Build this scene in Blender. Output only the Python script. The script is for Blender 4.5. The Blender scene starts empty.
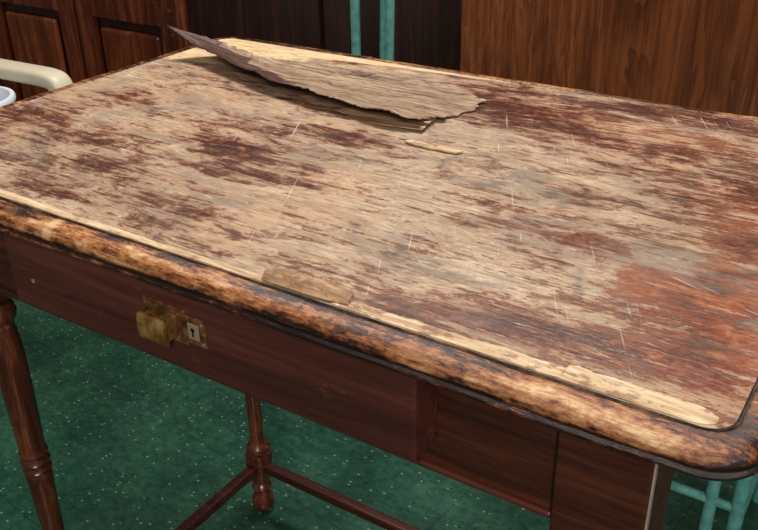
import bpy, bmesh, math, random
import numpy as np
from mathutils import Vector, noise as mn
random.seed(4)
S=bpy.context.scene
S.view_settings.view_transform='Standard'
S.view_settings.look='None'
H=0.76; W=0.8106; D=0.5351

# ---------------------------------------------------------------- helpers
def lin(c):
    return tuple(((v/255)/12.92 if v/255<=.04045 else ((v/255+.055)/1.055)**2.4) for v in c)+(1,)
def empty(name,loc=(0,0,0)):
    e=bpy.data.objects.new(name,None); e.location=loc; e.empty_display_size=.05
    S.collection.objects.link(e); return e
def mesh(name,verts,faces,mat=None,parent=None,smooth=False):
    m=bpy.data.meshes.new(name); m.from_pydata([tuple(map(float,v)) for v in verts],[],faces); m.validate(); m.update()
    bm=bmesh.new(); bm.from_mesh(m); bmesh.ops.recalc_face_normals(bm,faces=bm.faces); bm.to_mesh(m); bm.free()
    o=bpy.data.objects.new(name,m); S.collection.objects.link(o)
    if mat: m.materials.append(mat)
    if parent: o.parent=parent
    if smooth:
        for p in m.polygons: p.use_smooth=True
    return o
def box(name,a,b,mat,parent=None,bev=.0015):
    x0,y0,z0=a;x1,y1,z1=b
    v=[(x0,y0,z0),(x1,y0,z0),(x1,y1,z0),(x0,y1,z0),(x0,y0,z1),(x1,y0,z1),(x1,y1,z1),(x0,y1,z1)]
    f=[(0,3,2,1),(4,5,6,7),(0,1,5,4),(1,2,6,5),(2,3,7,6),(3,0,4,7)]
    o=mesh(name,v,f,mat,parent)
    if bev:
        md=o.modifiers.new('b','BEVEL'); md.width=bev; md.segments=3
    return o
def lathe(name,prof,cx,cy,mat,parent,n=40):
    v=[];f=[]
    for r,z in prof:
        for i in range(n):
            t=2*math.pi*i/n; v.append((cx+r*math.cos(t),cy+r*math.sin(t),z))
    for j in range(len(prof)-1):
        for i in range(n):
            k=(i+1)%n; f.append((j*n+i,j*n+k,(j+1)*n+k,(j+1)*n+i))
    f.append(tuple(range(n))); f.append(tuple(range((len(prof)-1)*n,len(prof)*n)))
    o=mesh(name,v,f,mat,parent,True)
    md=o.modifiers.new('e','EDGE_SPLIT'); md.split_angle=math.radians(50)
    return o
def sweep(name,pts,sec,mat,parent,up=(0,0,1)):
    """sweep closed section [(side,up)] along a polyline"""
    P=[Vector(p) for p in pts]; n=len(sec); v=[];f=[]; U=Vector(up)
    prev=None
    for i,p in enumerate(P):
        t=(P[min(i+1,len(P)-1)]-P[max(i-1,0)]).normalized()
        if prev is None:
            ref=U if abs(t.dot(U))<.95 else Vector((0,1,0)) if abs(t.y)<.9 else Vector((1,0,0))
            s=t.cross(ref).normalized()
        else:
            s=(prev-t*prev.dot(t)).normalized()
        prev=s; u=s.cross(t).normalized()
        for a,b in sec: v.append(p+s*a+u*b)
    for i in range(len(P)-1):
        for k in range(n):
            m=(k+1)%n; f.append((i*n+k,i*n+m,(i+1)*n+m,(i+1)*n+k))
    f.append(tuple(range(n))); f.append(tuple(range((len(P)-1)*n,len(P)*n)))
    o=mesh(name,v,f,mat,parent,True)
    md=o.modifiers.new('e','EDGE_SPLIT'); md.split_angle=math.radians(60)
    return o
def tube(name,pts,r,mat,parent):
    return sweep(name,pts,[(r*math.cos(2*math.pi*k/16),r*math.sin(2*math.pi*k/16)) for k in range(16)],mat,parent)
def fillet(pts,r,n=7):
    out=[Vector(pts[0])]
    for i in range(1,len(pts)-1):
        p=Vector(pts[i]);a=(Vector(pts[i-1])-p);b=(Vector(pts[i+1])-p)
        rr=min(r,a.length*.45,b.length*.45);A=p+a.normalized()*rr;B=p+b.normalized()*rr
        for k in range(n+1):
            t=k/n; out.append((1-t)**2*A+2*t*(1-t)*p+t*t*B)
    out.append(Vector(pts[-1])); return out

# node toolkit
class N:
    def __init__(s,name):
        s.m=bpy.data.materials.new(name); s.m.use_nodes=True; s.t=s.m.node_tree; s.n=s.t.nodes; s.l=s.t.links
        s.b=s.n['Principled BSDF']; s.tc=s.n.new('ShaderNodeTexCoord')
    def link(s,a,b): s.l.new(a,b)
    def val(s,sock,v):
        if isinstance(v,(int,float,tuple)): sock.default_value=v
        else: s.link(v,sock)
    def mapp(s,scale,rot=(0,0,0),loc=(0,0,0),src=None):
        n=s.n.new('ShaderNodeMapping'); n.inputs['Scale'].default_value=scale; n.inputs['Rotation'].default_value=rot; n.inputs['Location'].default_value=loc
        s.link(src or s.tc.outputs['Object'],n.inputs['Vector']); return n.outputs[0]
    def rotscale(s,ang,scale,loc=(0,0,0)):
        a=s.mapp((1,1,1),rot=(0,0,ang)); return s.mapp(scale,loc=loc,src=a)
    def noise(s,vec,scale,detail=6,rough=.6,dist=0.):
        n=s.n.new('ShaderNodeTexNoise'); n.inputs['Scale'].default_value=scale;n.inputs['Detail'].default_value=detail
        n.inputs['Roughness'].default_value=rough;n.inputs['Distortion'].default_value=dist; s.link(vec,n.inputs['Vector']); return n.outputs['Fac']
    def ramp(s,fac,stops,interp='LINEAR'):
        n=s.n.new('ShaderNodeValToRGB'); n.color_ramp.interpolation=interp; e=n.color_ramp.elements
        while len(e)>1: e.remove(e[-1])
        e[0].position=stops[0][0]; e[0].color=stops[0][1]
        for p,c in stops[1:]:
            k=e.new(p); k.color=c
        s.link(fac,n.inputs['Fac']); return n.outputs['Color']
    def step(s,fac,a,b):
        n=s.n.new('ShaderNodeMapRange'); n.interpolation_type='SMOOTHSTEP'; n.inputs['From Min'].default_value=a;n.inputs['From Max'].default_value=b
        s.link(fac,n.inputs['Value']); return n.outputs['Result']
    def math(s,op,a,b=0.,c=None):
        n=s.n.new('ShaderNodeMath'); n.operation=op; s.val(n.inputs[0],a); s.val(n.inputs[1],b)
        if c is not None: s.val(n.inputs[2],c)
        return n.outputs[0]
    def wsum(s,base,*terms):
        r=base
        for sock,k in terms: r=s.math('MULTIPLY_ADD',s.math('SUBTRACT',sock,.5),float(k),r)
        return r
    def mix(s,f,a,b,mode='MIX'):
        n=s.n.new('ShaderNodeMix'); n.data_type='RGBA'; n.blend_type=mode; s.val(n.inputs[0],f); s.val(n.inputs[6],a); s.val(n.inputs[7],b); return n.outputs[2]
    def attr(s,name):
        n=s.n.new('ShaderNodeAttribute'); n.attribute_name=name; sp=s.n.new('ShaderNodeSeparateColor'); s.link(n.outputs['Color'],sp.inputs[0]); return sp.outputs
    def bump(s,h,st,dist=.001):
        n=s.n.new('ShaderNodeBump'); n.inputs['Strength'].default_value=st; n.inputs['Distance'].default_value=dist; s.link(h,n.inputs['Height']); s.link(n.outputs[0],s.b.inputs['Normal'])
    def out(s,col,rough=.5,spec=.5,metal=0.):
        s.val(s.b.inputs['Base Color'],col); s.val(s.b.inputs['Roughness'],rough); s.val(s.b.inputs['Specular IOR Level'],spec); s.val(s.b.inputs['Metallic'],metal); return s.m

def wood(name,c1,c2,c3,grain=(3,60,60),rough=.4,spec=.4,scale=1.,scuff=None):
    n=N(name); v=n.mapp(grain)
    a=n.noise(v,1.*scale,8,.65,.6); b=n.noise(n.mapp(tuple(g*3 for g in grain)),1.5*scale,4,.7)
    f=n.math('ADD',n.math('MULTIPLY',a,.75),n.math('MULTIPLY',b,.25))
    col=n.ramp(f,[(.34,lin(c1)),(.5,lin(c2)),(.64,lin(c3))])
    if scuff:
        q=n.noise(n.mapp((18,30,30),loc=(3,1,2)),1.,8,.75)
        col=n.mix(n.step(q,.60,.70),col,lin(scuff))
    n.bump(f,.25,.0006)
    return n.out(col,rough,spec)

# ---------------------------------------------------------------- materials
M_dark=wood('mahogany_finish',(38,15,12),(62,28,22),(86,42,32),(4,60,60),.33,.5)
M_drawer=wood('drawer_mahogany',(56,27,23),(76,37,31),(94,50,42),(3,55,55),.36,.5,scuff=(92,56,46))
M_leg=wood('leg_mahogany',(36,14,9),(78,37,22),(124,68,40),(60,60,7),.26,.55,scuff=(150,96,62))
M_apron=wood('apron_mahogany',(38,15,10),(64,30,20),(90,46,28),(4,70,70),.4,.45)
M_inside=wood('dull_underside',(30,18,14),(48,30,22),(60,40,30),(4,40,40),.8,.2)
M_rub_lit=wood('rubbed_lit_edge',(110,95,80),(150,135,118),(175,165,150),(60,60,6),.6,.3)  # pale tone carries the light on the leg corner, plus chipped wear

def top_material():
    n=N('worn_veneer_top')
    A=n.attr('wearA')   # R finish left, G red film, B grime
    P=n.attr('wearB')   # R bare pale, B marks
    grain=n.noise(n.mapp((10,135,1)),1.,9,.76,.15)
    fine=n.noise(n.mapp((60,560,1)),1.,5,.75)
    patch=n.noise(n.mapp((17,40,1)),1.,12,.76,.5)
    blot=n.noise(n.mapp((80,110,1)),1.,8,.78,.3)
    big=n.noise(n.mapp((5,9,1),loc=(2,4,0)),1.,5,.6,.5)
    big2=n.noise(n.mapp((9,14,1),loc=(8,1,0)),1.,7,.7,.8)
    flick=n.noise(n.mapp((34,330,1),loc=(4,9,0)),1.,6,.78)
    # bare wood
    g2=n.wsum(.5,(grain,.8),(fine,.8),(blot,.45))
    bare=n.ramp(g2,[(.28,lin((104,80,60))),(.42,lin((152,126,100))),(.54,lin((186,160,132))),(.72,lin((216,198,172)))])
    bare=n.mix(n.math('MULTIPLY',n.step(big,.45,.65),.4),bare,lin((174,128,90)))
    bare=n.mix(n.math('MULTIPLY',n.step(big2,.50,.62),.5),bare,lin((142,126,110)))
    F=n.wsum(A[0],(patch,1.8),(grain,1.35),(blot,.9),(fine,.7),(flick,.6))
    m_light=n.step(F,.42,.53)
    m_mid=n.step(F,.55,.62)
    m_dk=n.step(F,.68,.76)
    col=n.mix(n.math('MULTIPLY',m_light,.66),bare,n.mix(A[1],lin((144,100,70)),lin((160,94,54))))
    col=n.mix(n.math('MULTIPLY',m_mid,.86),col,n.mix(A[1],lin((102,56,38)),lin((128,58,30))))
    col=n.mix(n.math('MULTIPLY',m_dk,.95),col,n.mix(A[1],lin((56,27,22)),lin((72,29,18))))
    # orange film
    rm=n.math('MULTIPLY',A[1],n.step(n.wsum(A[1],(patch,2.),(blot,1.4),(grain,1.2)),.48,.60))
    rb=n.wsum(.47,(blot,1.),(patch,1.3),(fine,.5),(grain,.6))
    col=n.mix(n.math('MULTIPLY',rm,.82),col,n.ramp(rb,[(.26,lin((44,19,14))),(.39,lin((92,38,22))),(.51,lin((146,68,32))),(.62,lin((178,104,58))),(.76,lin((204,156,112)))]))
    # grime
    gm=n.math('MULTIPLY',A[2],n.step(n.wsum(.5,(blot,.9),(big2,1.1),(fine,.6)),.42,.62))
    col=n.mix(n.math('MULTIPLY',gm,.9),col,n.mix(n.step(blot,.4,.6),lin((76,64,55)),lin((120,105,90))))
    # pale bare
    pm=n.step(n.wsum(P[0],(grain,1.),(blot,.8)),.40,.52)
    col=n.mix(n.math('MULTIPLY',pm,.92),col,n.ramp(g2,[(.35,lin((190,154,108))),(.6,lin((226,198,152)))]))
    # flecks
    fl=n.step(n.noise(n.mapp((34,280,1),loc=(7,3,0)),1.,6,.8),.57,.62)
    col=n.mix(n.math('MULTIPLY',fl,.68),col,lin((76,43,32)))
    fp=n.step(n.noise(n.mapp((30,300,1),loc=(1,13,0)),1.,6,.8),.59,.65)
    col=n.mix(n.math('MULTIPLY',fp,.5),col,lin((218,198,172)))
    mk=n.math('MULTIPLY',P[2],n.step(n.wsum(.5,(blot,1.),(fine,.6)),.3,.6))
    col=n.mix(mk,col,lin((62,50,46)))
    # fine straight scratches in a few directions
    for k,(ang,lo,cc,am) in enumerate(((.35,0,(226,212,196),.5),(-.6,5,(220,204,186),.42),(1.1,9,(224,210,192),.42),(.1,13,(70,48,38),.5),(-.2,17,(230,216,200),.42))):
        sc=n.noise(n.rotscale(ang,(11,420,1),loc=(lo,lo*2,0)),1.,2,.5)
        br=n.noise(n.mapp((10,10,1),loc=(lo,3,0)),1.,3,.6)
        ws=n.math('MULTIPLY',n.step(sc,.710,.745),n.step(br,.44,.56))
        col=n.mix(n.math('MULTIPLY',ws,am),col,lin(cc))
    n.bump(n.wsum(.5,(grain,.7),(fine,.7),(m_mid,.25),(blot,.4)),.6,.0007)
    rough=n.math('SUBTRACT',.56,n.math('MULTIPLY',m_mid,.24))
    return n.out(col,rough,.45)
M_top=top_material()

def mould_material():
    n=N('worn_moulding')
    A=n.attr('mw')
    a=n.noise(n.mapp((26,90,90)),1.,10,.8,.3); b=n.noise(n.mapp((130,300,300)),1.,6,.8)
    c=n.noise(n.mapp((11,14,14),loc=(5,0,0)),1.,5,.65); d=n.noise(n.mapp((12,260,260)),1.,6,.72)
    f=n.wsum(A[0],(a,2.2),(b,.9),(c,1.3),(d,.9))
    col=n.ramp(f,[(.20,lin((32,17,12))),(.36,lin((66,35,22))),(.46,lin((112,64,36))),(.58,lin((150,92,50))),(.74,lin((180,126,78))),(.96,lin((214,178,134)))])
    n.bump(f,.5,.001)
    return n.out(col,n.math('SUBTRACT',.32,n.math('MULTIPLY',a,.2)),.65)
M_mould=mould_material()
ng=N('groove_grime'); q=ng.noise(ng.mapp((60,60,60)),1.,6,.75); M_groove=ng.out(ng.ramp(q,[(.38,lin((34,30,28))),(.52,lin((66,58,52))),(.64,lin((118,98,80)))]),.8,.2)
def strip_mat(name,a,b,c):
    n=N(name); g=n.noise(n.mapp((20,260,60)),1.,6,.72,.2); q=n.noise(n.mapp((40,90,60)),1.,8,.75)
    col=n.ramp(g,[(.34,lin(a)),(.5,lin(b)),(.64,lin(c))]); col=n.mix(n.math('MULTIPLY',n.step(q,.53,.60),.7),col,lin((118,80,56)))
    n.bump(g,.3,.0005); return n.out(col,.65,.3)
M_strip=strip_mat('bare_border_veneer',(150,118,88),(194,164,126),(222,198,162))
M_flap=strip_mat('lifted_border_veneer',(118,84,60),(160,126,94),(198,166,130))

# ---------------------------------------------------------------- TABLE
table=empty('antique_wooden_table')
def rrect(d,R0=.036,n=14):
    r=max(R0-d,.002); x0,y0,x1,y1=d,d,W-d,D-d; P=[]
    cs=[(x1-r,y0+r,-90),(x1-r,y1-r,0),(x0+r,y1-r,90),(x0+r,y0+r,180)]
    for i,(cx,cy,a0) in enumerate(cs):
        for k in range(n+1):
            t=math.radians(a0+90*k/n); P.append((cx+r*math.cos(t),cy+r*math.sin(t)))
        nx,ny,na=cs[(i+1)%4]; q=P[-1]; t=math.radians(na); e=(nx+r*math.cos(t),ny+r*math.sin(t))
        m=160 if i%2==1 else 110
        for k in range(1,m): P.append((q[0]+(e[0]-q[0])*k/m,q[1]+(e[1]-q[1])*k/m))
    return P
prof=[(.0207,H),(.0201,H-.0018),(.0192,H-.0020),(.0184,H-.0005),(.0168,H),(.012,H+.0002),(.0075,H-.0006),(.0038,H-.0025),(.0014,H-.0055),(.0003,H-.0090),(.0009,H-.0118),(.0026,H-.0132),(.0022,H-.0140),(.0008,H-.0150),(.0006,H-.0168),(.0020,H-.0184),(.004,H-.0190),(.07,H-.0190)]
rings=[rrect(d) for d,z in prof]; npt=len(rings[0])
v=[];f=[]
for j,((d,z),ring) in enumerate(zip(prof,rings)):
    for (x,y) in ring:
        w=.0009*mn.noise(Vector((x*9,y*9,1.3)))+.0007*mn.noise(Vector((x*45,y*45,z*60)))
        v.append((x,y,z+(w if 3<=j<17 else 0)))
for j in range(len(prof)-1):
    for i in range(npt):
        k=(i+1)%npt; f.append((j*npt+i,j*npt+k,(j+1)*npt+k,(j+1)*npt+i))
o=mesh('edge_moulding',v,f,M_mould,table,True)
o.data.materials.append(M_groove); o.data.materials.append(M_inside)
for idx,p in enumerate(o.data.polygons):
    j=min(vv for vv in p.vertices)//npt
    p.material_index=1 if j<3 else (2 if j==16 else 0)
at=o.data.color_attributes.new('mw','FLOAT_COLOR','POINT')
pj=[j for j in range(len(prof)) for _ in range(npt)]
lev=[.2,.2,.2,.26,.38,.44,.52,.58,.55,.40,.16,.02,.02,.22,.24,.10,.03,.03]
for i,vv in enumerate(o.data.vertices):
    x=vv.co.x; k=lev[pj[i]]
    if vv.co.y<.05: k+= .12*math.exp(-((x-.25)/.12)**2)+.05*math.exp(-((x-.74)/.06)**2)-.06*math.exp(-((x-.6)/.05)**2)+.5*math.exp(-((x-.292)/.005)**2)*(pj[i]<10)
    at.data[i].color=(k,k,k,1)

# top field with wear layers painted per vertex
nx,ny=300,200; x0=y0=.0204; x1=W-x0; y1=D-y0; rc=.0156
v=[]
for j in range(ny+1):
    for i in range(nx+1):
        x=x0+(x1-x0)*i/nx; y=y0+(y1-y0)*j/ny
        cx=min(max(x,x0+rc),x1-rc); cy=min(max(y,y0+rc),y1-rc); dx,dy=x-cx,y-cy; L=math.hypot(dx,dy)
        if L>rc and dx and dy: x=cx+dx/L*rc; y=cy+dy/L*rc
        v.append((x,y,H+.0006*mn.noise(Vector((x*7,y*12,0)))*min(1,min(x-x0,x1-x,y-y0,y1-y)/.02)))
f=[(j*(nx+1)+i,j*(nx+1)+i+1,(j+1)*(nx+1)+i+1,(j+1)*(nx+1)+i) for j in range(ny) for i in range(nx)]
top=mesh('veneered_top',v,f,M_top,table,True)
XY=np.array([(a.co.x,a.co.y) for a in top.data.vertices])
def field(base,spl):
    F=np.full(len(XY),float(base))
    for (u,w,ru,rv,k) in spl: F+=k*np.exp(-(((XY[:,0]-u)/ru)**2+((XY[:,1]-w)/rv)**2))
    return F
dark=field(.468,[(.31,.205,.060,.024,.34),(.30,.255,.045,.02,.22),(.403,.174,.05,.018,.24),(.389,.277,.045,.018,.28),(.305,.155,.05,.015,.2),
 (.44,.44,.07,.04,.28),(.50,.42,.08,.035,.32),(.62,.50,.14,.035,.34),(.583,.39,.08,.02,.22),(.62,.19,.07,.03,.26),(.752,.235,.025,.02,.45),
 (.745,.11,.05,.05,.28),(.61,.035,.06,.014,.28),(.64,.056,.05,.014,.22),(.69,.065,.06,.016,.26),(.755,.06,.04,.02,.26),(.05,.16,.05,.03,.32),(.10,.27,.08,.02,.14),
 (.24,.105,.06,.015,.24),(.33,.075,.06,.015,.24),(.245,.05,.06,.015,.22),(.17,.15,.05,.02,.2),(.46,.10,.10,.04,-.10),(.50,.18,.12,.04,-.13),(.62,.11,.06,.025,-.10),(.68,.30,.06,.04,.14),
 (.05,.29,.07,.05,-.08),(.18,.30,.08,.035,-.06),(.42,.34,.05,.03,-.12),(.55,.30,.06,.03,-.06),(.74,.33,.05,.05,.24),(.22,.37,.05,.03,.12),(.42,.06,.08,.012,-.04),(.70,.40,.08,.05,.14)])
red=field(.12,[(.755,.15,.055,.09,.8),(.76,.07,.04,.03,.5),(.70,.15,.04,.03,.35),(.66,.44,.1,.06,.35),(.31,.2,.06,.03,.1),(.74,.3,.04,.05,.4),(.5,.43,.08,.03,.25),(.63,.05,.08,.03,.3),(.62,.19,.06,.03,.3),(.12,.2,.1,.06,.15)])
grey=field(.30,[(.15,.095,.05,.02,.6),(.547,.10,.06,.02,.6),(.62,.10,.05,.02,.3),(.70,.20,.05,.02,.35),(.45,.22,.08,.03,.4),(.10,.07,.05,.03,.5),(.52,.27,.06,.03,.6),(.35,.11,.06,.015,.3),(.60,.24,.03,.05,.4),(.755,.17,.03,.05,-.1)])
pale=field(.0,[(.03,.50,.07,.03,1.),(.12,.505,.08,.025,.9),(.22,.512,.08,.016,.8),(.32,.514,.07,.010,.6),(.40,.515,.06,.007,.5),(.03,.42,.05,.035,.7),(.09,.43,.05,.03,.5),(.16,.45,.06,.03,.6),(.62,.105,.04,.012,.22),(.34,.13,.05,.01,.25),(.22,.26,.06,.012,.22),(.30,.295,.07,.01,.25)])
def arc(cx,cy,r,a0,wd,k,e=.1):
    d=np.abs(np.hypot(XY[:,0]-cx,XY[:,1]-cy)-r); an=np.arctan2(XY[:,1]-cy,XY[:,0]-cx)
    return k*np.exp(-(d/wd)**2)*np.clip((np.cos(an-a0)-e)*3,0,1)
mark=arc(.518,.272,.030,3.0,.0045,.75,.0)+arc(.545,.295,.022,2.9,.004,.5)+arc(.528,.262,.024,-1.2,.006,.5)
def seg(ax,ay,bx,by,wd,k):
    a=np.array([ax,ay]);b=np.array([bx,by]);d=b-a;t=np.clip(((XY-a)@d)/(d@d),0,1);q=a+t[:,None]*d
    return k*np.exp(-((np.hypot(*(XY-q).T))/wd)**2)
mark+=seg(.660,.150,.672,.115,.003,.5)+seg(.735,.175,.75,.165,.008,.75)+seg(.02,.13,.12,.09,.004,.5)+seg(.745,.19,.77,.20,.007,.75)+seg(.72,.145,.735,.14,.006,.7)+seg(.752,.10,.765,.07,.006,.5)+seg(.70,.12,.715,.10,.006,.5)
for nm,(r_,g_,b_) in {'wearA':(dark,red,grey),'wearB':(pale,pale*0,mark)}.items():
    ca=top.data.color_attributes.new(nm,'FLOAT_COLOR','POINT')
    arr=np.clip(np.stack([r_,g_,b_,np.ones(len(XY))],1),0,1.3).astype('f'); ca.data.foreach_set('color',arr.ravel())

# border veneer strips (torn, slightly proud of the field)
def strip(name,xs,lo,hi,z0,mat,curl=None,th=.0007):
    v=[];f=[];n=len(xs)
    for i,x in enumerate(xs):
        a,b=lo(x),hi(x); c=curl(x) if curl else 0.
        for (yy,zz) in ((a,z0),(a,z0+th),(b,z0+th+c),(b,z0+c*.9)): v.append((x,yy,zz))
    for i in range(n-1):
        for k in range(4):
            m=(k+1)%4; f.append((i*4+k,i*4+m,(i+1)*4+m,(i+1)*4+k))
    f.append((0,1,2,3)); f.append(tuple((n-1)*4+k for k in range(4)))
    return mesh(name,v,f,mat,table)
def jag(x,s,a,seed): return a*(mn.noise(Vector((x*s,seed,0)))+.6*mn.noise(Vector((x*s*3.1,seed+5,0)))+.4*mn.noise(Vector((x*s*9,seed+9,0))))
lerp=lambda a,b,t:a+(b-a)*max(0,min(1,t))
strip('border_veneer_1',list(np.linspace(.06,.497,260)),lambda x:.0210,lambda x:.0274+jag(x,30,.0022,1)+.0018*math.sin(x*11),H,M_strip,lambda x:.0008)
strip('border_veneer_2',list(np.linspace(.545,.7825,200)),lambda x:.0212+.006*max(0,(x-.770)/.0135)**2,lambda x:lerp(.0285,.0305,(x-.55)/.2)+(.0045 if x>.700 else 0)+jag(x,34,.0020,3)-.006*max(0,(x-.762)/.0215)**2,H,M_strip,lambda x:.0016)
strip('border_veneer_flap',list(np.linspace(.488,.556,70)),lambda x:.0212+.003*max(0,(x-.53)/.03),lambda x:.0312+jag(x,60,.0030,7)-.006*max(0,(.50-x)/.012),H+.0012,M_flap,lambda x:.0050+.0028*math.sin((x-.488)*46))

# frame
def prism(name,q,z0,z1,mat):
    return mesh(name,[(x,y,z0) for x,y in q]+[(x,y,z1) for x,y in q],[(0,1,2,3),(4,5,6,7),(0,1,5,4),(1,2,6,5),(2,3,7,6),(3,0,4,7)],mat,table)
LX=.655
box('apron_front',(.06,.060,.622),(.725,.078,H-.019),M_apron,table)
box('apron_front_bead',(.09,.056,.622),(.69,.062,.628),M_apron,table,.0025)
box('apron_back',(.06,D-.078,.622),(LX,D-.060,H-.019),M_apron,table)
box('apron_left',(.040,.08,.622),(.056,D-.08,H-.019),M_apron,table)
prism('apron_right',[(.728,.08),(.744,.08),(LX+.024,D-.08),(LX+.008,D-.08)],.622,H-.019,M_apron)
box('underside_board',(.05,.05,H-.0205),(W-.05,D-.05,H-.004),M_inside,table,0)
ZB=.60
P=[(.0,0),(.010,0),(.016,.006),(.0185,.016),(.0165,.028),(.010,.036),(.009,.040),(.014,.044),(.0165,.049),(.014,.054),(.010,.058),(.012,.066)]
Q=[(.012,.118),(.017,.122),(.019,.128),(.017,.134),(.012,.138),(.0105,.150),(.0115,.22),(.0140,.32),(.0150,.345),(.0150,.352),(.0135,.355),(.0165,.359),(.0135,.363),(.0135,.366),(.017,.371),(.0135,.376),(.0135,.379),(.0165,.383),(.014,.388),(.0150,.40),(.0165,.47),(.0168,.52),(.0145,.548),(.0130,.556),(.0175,.563),(.019,.570),(.0175,.577),(.014,.582),(.017,.590),(.020,ZB),(.0,ZB)]
legs={'leg_1':(.0588,.0832),'leg_2':(.720,.0832),'leg_3':(.0588,.4519),'leg_4':(LX,.4519)}
for nm,(x,y) in legs.items():
    lathe(nm+'_foot',P,x,y,M_leg,table); lathe(nm+'_turned',Q,x,y,M_leg,table)
    box(nm+'_joint_block',(x-.0155,y-.0155,.064),(x+.0155,y+.0155,.120),M_leg,table,.003)
    box(nm+'_block',(x-.030,y-.030,ZB-.004 if y>.2 or x<.5 else .575),(x+.030,y+.030,H-.019),M_apron if y<.2 else M_leg,table,.002)
box('rubbed_lit_post_edge',(.7482,.0545,.577),(.7508,.0600,H-.03),M_rub_lit,table,.0006)  # thin pale strip: lit leg corner painted as colour, chipped wear included
zs=.093
box('stretcher_left',(.0508,.095,zs-.008),(.0668,.44,zs+.008),M_dark,table,.003)
prism('stretcher_right',[(.712,.095),(.728,.095),(LX+.008,.44),(LX-.008,.44)],zs-.008,zs+.008,M_dark)
box('stretcher_back',(.07,.4439,zs-.008),(LX,.4599,zs+.008),M_dark,table,.003)
# drawer
box('drawer_front',(.188,.030,.650),(.602,.0605,H-.0215),M_drawer,table,.0025)
box('drawer_lip',(.1865,.0305,.6488),(.6035,.036,.6512),M_dark,table,.001)
# brass pull / lock
nb=N('aged_brass'); q=nb.noise(nb.mapp((60,60,60)),1.,6,.65)
nb.bump(q,.15,.0005); M_brass=nb.out(nb.ramp(q,[(.35,lin((104,68,32))),(.5,lin((158,114,58))),(.65,lin((202,162,100)))]),.38,.5,.6)
nb=N('tarnished_plate'); q=nb.noise(nb.mapp((110,110,110)),1.,6,.7)
nb.bump(q,.2,.0005); M_plate=nb.out(nb.ramp(q,[(.35,lin((64,38,24))),(.5,lin((108,72,46))),(.66,lin((150,110,76)))]),.45,.5,.4)
bz=.691
box('pull_backplate',(.358,.0282,bz-.0155),(.401,.0305,bz+.0155),M_plate,table,.0008)
box('pull_body',(.367,.016,bz-.0105),(.393,.030,bz+.0095),M_brass,table,.003)
pv=[];pf=[];kk=14
for i in range(kk+1):
    t=i/kk*math.pi
    for (xx) in (.3660,.3942): pv.append((xx,.0165-.0040*abs(math.sin(t))**.5,bz-.0005-.0115*math.cos(t)))
for i in range(kk): pf.append((2*i,2*i+1,2*i+3,2*i+2))
pf.append(tuple(2*i for i in range(kk+1))); pf.append(tuple(2*i+1 for i in range(kk+1))[::-1]); pf.append((0,1,2*kk+1,2*kk))
mesh('pull_cup',pv,pf,M_brass,table)
M_steel=N('worn_steel').out(lin((166,146,120)),.4,.5,.4)
M_black=N('keyhole_black').out(lin((15,10,8)),.8,.2)
def disc(name,x,y,z,r,h,mat,par):
    vv=[];ff=[];n=20
    for k in (0,1):
        for i in range(n): a=2*math.pi*i/n; vv.append((x+r*math.cos(a),y-h*k,z+r*math.sin(a)))
    for i in range(n): j=(i+1)%n; ff.append((i,j,n+j,n+i))
    ff.append(tuple(range(n))); ff.append(tuple(range(n,2*n))); return mesh(name,vv,ff,mat,par)
box('keyhole_plate',(.4015,.0282,bz-.0125),(.421,.0305,bz+.0115),M_plate,table,.0008)
box('lock_cover',(.4045,.0268,bz-.007),(.4155,.0284,bz+.007),M_steel,table,.001)
disc('keyhole',.410,.0267,bz+.002,.0018,.0003,M_black,table)
box('keyhole_slot',(.4093,.0264,bz-.004),(.4107,.0269,bz+.002),M_black,table,0)
disc('pull_screw_1',.4185,.0282,bz+.008,.0013,.0006,M_steel,table)
disc('pull_screw_2',.4185,.0282,bz-.009,.0013,.0006,M_steel,table)
disc('paint_fleck',.218,.0302,.678,.0022,.0006,M_steel,table)

# ---------------------------------------------------------------- lifted veneer leaf
leaf=empty('peeling_veneer_sheet')
def cat(P,n):
    P=[Vector(p) for p in P]; out=[]
    Q=[P[0]*2-P[1]]+P+[P[-1]*2-P[-2]]
    m=len(P)-1
    for i in range(n+1):
        s=i/n*m; k=min(int(s),m-1); t=s-k; a,b,c,d=Q[k:k+4]
        out.append(.5*((2*b)+(-a+c)*t+(2*a-5*b+4*c-d)*t*t+(-a+3*b-3*c+d)*t**3))
    return out
near=[(.031,.400,.039),(.0820,.3960,.022),(.1685,.3665,.019),(.229,.3466,.017),(.2903,.3363,.016),(.3407,.3280,.015),(.3942,.3185,.016),(.4290,.3245,.012)]
far=[(.031,.400,.0392),(.0804,.4443,.015),(.1416,.4409,.006),(.1855,.4579,.003),(.2475,.4729,.003),(.3198,.4672,.003),(.3871,.4613,.003),(.4452,.4346,.003)]
nn,mm=170,40
A=cat(near,nn);B=cat(far,nn)
def wood_leaf():
    n=N('peeled_veneer'); L=n.attr('lf')
    g=n.noise(n.mapp((12,190,60),rot=(0,0,.10)),1.,9,.78,.2); p=n.noise(n.mapp((26,90,40),loc=(1,7,0)),1.,10,.76,.4); fi=n.noise(n.mapp((60,500,60)),1.,5,.75)
    g=n.wsum(.5,(g,1.3),(fi,.9))
    tan=n.ramp(g,[(.28,lin((72,50,38))),(.42,lin((120,94,72))),(.56,lin((158,132,106))),(.74,lin((196,170,142)))])
    br=n.ramp(g,[(.32,lin((38,21,18))),(.5,lin((64,38,31))),(.62,lin((96,64,52))),(.78,lin((138,108,88)))])
    f=n.step(n.wsum(L[0],(p,1.8),(g,.6)),.42,.56)
    col=n.mix(f,tan,br); n.bump(g,.7,.0008); return n.out(col,.5,.4)
M_leaf=wood_leaf()
v=[];lf=[];th=.0009
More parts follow.
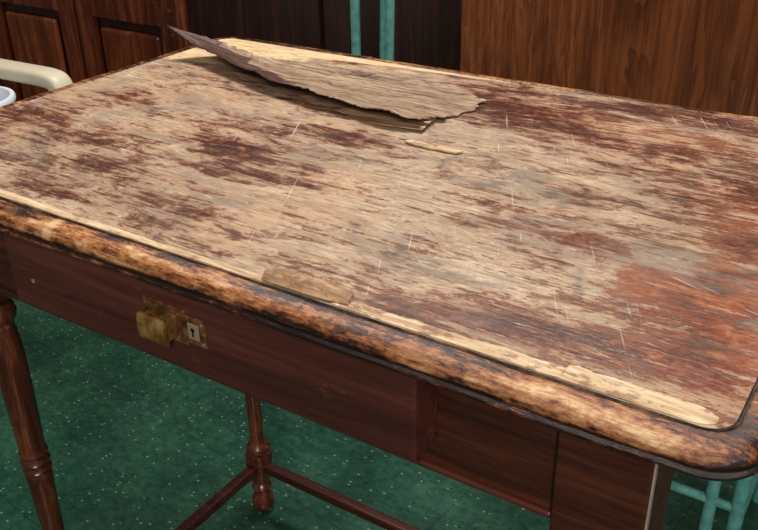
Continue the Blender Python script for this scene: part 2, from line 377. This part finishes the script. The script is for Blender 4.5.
for side in (1,0):
    for i in range(nn+1):
        s=i/nn
        for j in range(mm+1):
            t=j/mm; p=A[i].lerp(B[i],t)
            e=(.0026*mn.noise(Vector((s*22,1,3)))+.0028*mn.noise(Vector((s*75,7,0))))*max(0,1-t*6)*min(1,s*8)
            e2=(.0065*mn.noise(Vector((s*16,4,3)))+.0050*mn.noise(Vector((s*60,9,0))))*max(0,1-(1-t)*5)*min(1,s*8)
            sag=-.009*math.sin(math.pi*t)*min(1,s*3)*(1-.3*s)
            wave=.0024*mn.noise(Vector((s*9,t*3,1)))+.0014*math.sin(s*38+t*2)*(1-t)*min(1,s*4)
            z=H+max(.0008,p.z+sag+wave)
            endx=0
            if s>.90: endx=(s-.90)/.10*(.010*mn.noise(Vector((t*6,2,0)))+.006*mn.noise(Vector((t*22,4,0)))+.002*math.sin(math.pi*t)-(.010 if .16<t<.32 else 0))
            v.append((p.x+endx,p.y-e+e2,z+(th if side else 0)))
            lim=.95 if s<.26 else lerp(.8,.35,(s-.26)/.3)
            dk=.80*max(0,min(1,(.64-s)/.2))*max(0,min(1,(lim-t)/.25))
            if s<.14: dk=.9
            dk=max(dk,.48*math.exp(-((t-.85)/.14)**2)*math.exp(-((s-.62)/.18)**2),.30)
            lf.append(dk)
K=(nn+1)*(mm+1); f=[]
ix=lambda s,i,j:s*K+i*(mm+1)+j
for i in range(nn):
    for j in range(mm):
        f.append((ix(0,i,j),ix(0,i+1,j),ix(0,i+1,j+1),ix(0,i,j+1))); f.append((ix(1,i,j),ix(1,i,j+1),ix(1,i+1,j+1),ix(1,i+1,j)))
    f.append((ix(0,i,0),ix(1,i,0),ix(1,i+1,0),ix(0,i+1,0))); f.append((ix(0,i,mm),ix(0,i+1,mm),ix(1,i+1,mm),ix(1,i,mm)))
for j in range(mm): f.append((ix(0,nn,j),ix(1,nn,j),ix(1,nn,j+1),ix(0,nn,j+1)))
sh=mesh('curled_sheet',v,f,M_leaf,leaf,True)
md=sh.modifiers.new('e','EDGE_SPLIT'); md.split_angle=math.radians(60)
ca=sh.data.color_attributes.new('lf','FLOAT_COLOR','POINT')
for i in range(len(sh.data.vertices)): ca.data[i].color=(lf[i],)*3+(1,)
def plate(name,pts,z,th,mat,par,jg=.0015):
    P=[]
    for i in range(len(pts)):
        a=Vector(pts[i]);b=Vector(pts[(i+1)%len(pts)]); m=max(2,int((b-a).length/.004))
        for k in range(m):
            q=a.lerp(b,k/m); P.append((q.x+jg*mn.noise(Vector((q.x*90,q.y*90,2))),q.y+jg*mn.noise(Vector((q.x*90,q.y*90,8)))))
    n=len(P); v=[(x,y,z(x,y)) for x,y in P]+[(x,y,z(x,y)+th) for x,y in P]
    f=[tuple(range(n))[::-1],tuple(range(n,2*n))]+[(i,(i+1)%n,n+(i+1)%n,n+i) for i in range(n)]
    return mesh(name,v,f,mat,par)
plate('lower_ply',[(.325,.335),(.372,.320),(.434,.322),(.425,.37),(.35,.37)],lambda x,y:H+.0012+.002*max(0,(x-.38)/.05),.0008,M_flap,leaf)
chip=plate('veneer_splinter',[(.4325,.2925),(.437,.2985),(.470,.2975),(.492,.2965),(.4885,.2895),(.462,.2885),(.443,.2895)],lambda x,y:H+.0011,.0014,M_strip,None,.0008)

# ---------------------------------------------------------------- ROOM
def floor_mat():
    n=N('green_vinyl_tiles')
    br=n.n.new('ShaderNodeTexBrick'); br.offset=0; br.inputs['Scale'].default_value=1.; br.inputs['Brick Width'].default_value=.305; br.inputs['Row Height'].default_value=.305
    br.inputs['Mortar Size'].default_value=.0014; br.inputs['Mortar Smooth'].default_value=.5
    n.link(n.mapp((1,1,1),rot=(0,0,.12),loc=(.06,.11,0)),br.inputs['Vector'])
    m=n.noise(n.mapp((5,5,5)),1.,7,.7); c=n.noise(n.mapp((60,80,45)),1.,8,.75)
    base=n.ramp(n.wsum(.5,(m,.9),(c,.8)),[(.30,lin((18,46,36))),(.5,lin((31,68,53))),(.72,lin((52,94,76)))])
    vo=n.n.new('ShaderNodeTexVoronoi'); vo.inputs['Scale'].default_value=80; n.link(n.mapp((1,1.6,1)),vo.inputs['Vector'])
    sp=n.math('SUBTRACT',1.,n.step(vo.outputs['Distance'],.14,.26)); cs=n.n.new('ShaderNodeSeparateColor'); n.link(vo.outputs['Color'],cs.inputs[0])
    col=n.mix(n.math('MULTIPLY',n.math('MULTIPLY',sp,n.step(cs.outputs[0],.5,.6)),.8),base,lin((124,136,100)))
    col=n.mix(n.math('MULTIPLY',sp,n.step(cs.outputs[1],.65,.7)),col,lin((18,38,32)))
    col=n.mix(n.math('MULTIPLY',br.outputs['Fac'],.6),col,lin((16,38,32)))
    n.bump(n.math('SUBTRACT',n.math('MULTIPLY',c,.3),br.outputs['Fac']),.2,.0006)
    return n.out(col,n.math('ADD',.16,n.math('MULTIPLY',m,.3)),.5)
box('floor',(-3.2,-2.2,-.05),(3.2,2.2,0),floor_mat(),None,0)
nw=N('painted_plaster'); q=nw.noise(nw.mapp((3,3,3)),1.,6,.6); M_wall=nw.out(nw.ramp(q,[(.3,lin((150,142,128))),(.7,lin((172,164,150)))]),.8,.2)
box('wall_back',(-3.2,2.2,0),(3.2,2.3,2.6),M_wall,None,0)
box('wall_left',(-3.3,-2.2,0),(-3.2,2.3,2.6),M_wall,None,0)

def walnut():
    n=N('walnut_plywood')
    v=n.mapp((9,9,1.1),rot=(0,.28,0))
    w=n.noise(v,1.,4,.55,1.6)
    bands=n.math('FRACT',n.math('MULTIPLY',w,9.))
    bands=n.step(bands,0.,.9)
    g=n.noise(n.rotscale(0,(200,200,4)),1.,7,.78)
    fl=n.noise(n.mapp((90,90,3),rot=(0,.28,0)),1.,6,.75)
    f=n.wsum(.5,(bands,.14),(g,.7),(w,.5),(fl,.5))
    col=n.ramp(f,[(.25,lin((66,31,15))),(.42,lin((98,50,25))),(.56,lin((122,66,33))),(.8,lin((154,92,52)))])
    n.bump(g,.15,.0005); return n.out(col,.30,.5)
M_wal=walnut()
cab=empty('plywood_cabinet')
box('front_panel',(.112,1.0,.0),(1.75,1.02,1.35),M_wal,cab,.002)
box('carcass',(.125,1.021,.0),(1.74,1.42,1.34),M_dark,cab,.002)
box('top_board',(.10,.995,1.351),(1.76,1.43,1.375),M_wal,cab,.003)

M_blk=wood('dark_stained_oak',(22,10,9),(40,19,16),(66,34,27),(40,40,3),.33,.5)
war=empty('dark_wardrobe')
box('carcass',(-.80,1.24,.0),(.06,1.70,1.8),M_blk,war,.003)
box('door_1',(-.79,1.222,.06),(-.40,1.239,1.76),M_blk,war,.004)
box('door_2',(-.35,1.222,.06),(.05,1.239,1.76),M_blk,war,.004)
box('stile',(-.398,1.210,.0),(-.352,1.239,1.8),M_blk,war,.004)
box('corner_post',(-.83,1.19,.0),(-.76,1.239,1.8),M_leg,war,.006)
box('base_rail',(-.80,1.20,.0),(.06,1.221,.05),M_blk,war,.004)

M_red=wood('red_brown_stain',(50,18,11),(98,41,23),(150,76,42),(35,35,3),.28,.5)
M_red2=wood('red_brown_panel',(70,28,15),(116,53,27),(166,90,52),(30,30,3),.28,.5)
cup=empty('panelled_cupboard')
box('carcass',(-2.6,1.33,0),(-.85,1.8,1.9),M_red,cup,.003)
for k in range(4):
    a=-.86-.42*(k+1); b=-.86-.42*k-.012
    yb=1.329
    for nm,(p0,p1,q0,q1) in {'stile_l':(a,a+.065,.06,1.85),'stile_r':(b-.065,b,.06,1.85),'rail_low':(a+.065,b-.065,.06,.16),'rail_mid':(a+.065,b-.065,.50,.57),'rail_top':(a+.065,b-.065,1.76,1.85)}.items():
        box('door_%d_%s'%(k+1,nm),(p0,yb-.026,q0),(p1,yb,q1),M_red,cup,.004)
    for z0_,z1_ in ((.16,.50),(.57,1.76)):
        box('door_%d_panel'%(k+1),(a+.066,yb-.010,z0_),(b-.066,yb,z1_),M_blk,cup,.001)
        box('door_%d_field'%(k+1),(a+.090,yb-.026,z0_+.025),(b-.090,yb-.008,z1_-.025),M_red2,cup,.013)
    tube('door_%d_bead'%(k+1),[(b+.006,yb-.012,.0),(b+.006,yb-.012,1.86)],.009,M_blk,cup)

# ---------------------------------------------------------------- teal metal chairs
nt=N('teal_enamel'); q=nt.noise(nt.mapp((60,60,60)),1.,5,.6); M_teal=nt.out(nt.ramp(q,[(.3,lin((66,130,122))),(.6,lin((106,172,162)))]),.35,.5)
fc=empty('folding_metal_chair')
dx,dy=-.562,.827
def off(p,k): return (p[0]+dx*k,p[1]+dy*k,p[2])
def loop(nm,x,y,xt,zt):
    a=(x,y,.0);b=(xt,y,zt)
    tube(nm,fillet([a,b,off(b,.36),off(a,.36)],.05),.0068,M_teal,fc)
loop('front_frame',.0645,.75,.064,.88); loop('back_frame',.098,.762,.122,.84)
tube('rung_low',[(.066,.75,.16),off((.066,.75,.16),.36)],.006,M_teal,fc)
tube('rung_back',[(.103,.762,.2),off((.103,.762,.2),.36)],.006,M_teal,fc)
so=box('folded_seat',(0,0,0),(.30,.014,.30),M_teal,fc,.005); so.location=(.075,.785,.30); so.rotation_euler=(0,0,math.atan2(dy,dx))

st=empty('metal_stool')
sx0,sx1,sy0,sy1=.53,.7435,.62,.90
k=0
for (x,y) in ((sx0,sy0),(sx1,sy0),(sx0,sy1),(sx1,sy1)):
    k+=1; tube('leg_%d'%k,[(x,y,.0),(x,y,.44)],.0095,M_teal,st)
tube('leg_brace',[(.709,.62,.0),(.709,.62,.44)],.0085,M_teal,st)
tube('rail_front',[(sx0,sy0,.205),(sx1,sy0,.205)],.0065,M_teal,st)
tube('rail_back',[(sx0,sy1,.205),(sx1,sy1,.205)],.0065,M_teal,st)
tube('rail_side_1',[(sx0,sy0,.17),(sx0,sy1,.17)],.0065,M_teal,st)
tube('rail_side_2',[(sx1,sy0,.17),(sx1,sy1,.17)],.0065,M_teal,st)
box('seat',(sx0-.012,sy0-.012,.44),(sx1+.012,sy1+.012,.458),M_teal,st,.008)

# ---------------------------------------------------------------- plastic armchair at left
M_cream=N('cream_plastic').out(lin((206,196,170)),.4,.4)
M_white=N('white_plastic').out(lin((222,228,236)),.35,.4)
pc=empty('plastic_armchair')
def ribbon(nm,pts,w,t,mat,r=.03):
    n=20; sec=[]
    for i in range(n):
        a=2*math.pi*i/n; ca,sa=math.cos(a),math.sin(a)
        sec.append((w/2*math.copysign(abs(ca)**.6,ca),t/2*math.copysign(abs(sa)**.6,sa)))
    return sweep(nm,fillet(pts,r,8),sec,mat,pc)
yA,yB=.605,.120
for k,yy in ((1,yA),(2,yB)):
    ribbon('arm_%d'%k,[(-.985,yy-.01,.602),(-.50,yy,.608),(-.474,yy+.002,.604),(-.468,yy+.004,.575)],.044,.030,M_cream,.02)
    ribbon('arm_post_%d'%k,[(-.468,yy+.004,.578),(-.55,yy,.46),(-.62,yy,.41)],.034,.024,M_cream,.04)
    ribbon('front_leg_%d'%k,[(-.83,yy,.0),(-.76,yy,.405)],.034,.030,M_cream)
    ribbon('back_leg_%d'%k,[(-1.06,yy-.01,.0),(-.95,yy-.01,.42),(-.99,yy-.01,.82)],.04,.026,M_cream)
box('seat_shell',(-.955,yB-.01,.395),(-.52,yA+.01,.42),M_cream,pc,.010)
box('back_shell',(-.985,yB,.44),(-.962,yA-.01,.84),M_cream,pc,.010)
tub=empty('white_plastic_tub')
tp=[(.0,.4205),(.052,.4205),(.056,.426),(.070,.575),(.076,.578),(.077,.584),(.075,.588),(.068,.588),(.066,.578),(.052,.43),(0,.43)]
lathe('tub_shell',tp,-.578,.495,M_white,tub)

# ---------------------------------------------------------------- LIGHT
def area(name,loc,tgt,size,power,col):
    l=bpy.data.lights.new(name,'AREA'); l.shape='RECTANGLE'; l.size=size[0]; l.size_y=size[1]; l.energy=power; l.color=col
    o=bpy.data.objects.new(name,l); S.collection.objects.link(o); o.location=loc
    o.rotation_euler=(Vector(tgt)-Vector(loc)).to_track_quat('-Z','Y').to_euler(); return o
area('ceiling_light',(.2,.85,2.4),(.35,.3,.7),(.8,.45),45,(1,.97,.92))
area('fill_light',(1.6,-1.5,1.9),(.4,.3,.6),(.5,.5),36,(1,.96,.9))  # soft fill lamp added on the camera side, no visible source
w=bpy.data.worlds.new('world'); S.world=w; w.use_nodes=True; w.node_tree.nodes['Background'].inputs[0].default_value=(1,.98,.95,1); w.node_tree.nodes['Background'].inputs[1].default_value=.15

# ---------------------------------------------------------------- CAMERA
cd=bpy.data.cameras.new('camera'); cd.sensor_width=36; cd.lens=888.7/758*36; cd.clip_start=.02
cam=bpy.data.objects.new('camera',cd); S.collection.objects.link(cam)
cam.location=(.8383,-.3659,1.0468); cam.rotation_mode='XYZ'; cam.rotation_euler=(1.0797,.0169,.5759)
S.camera=cam
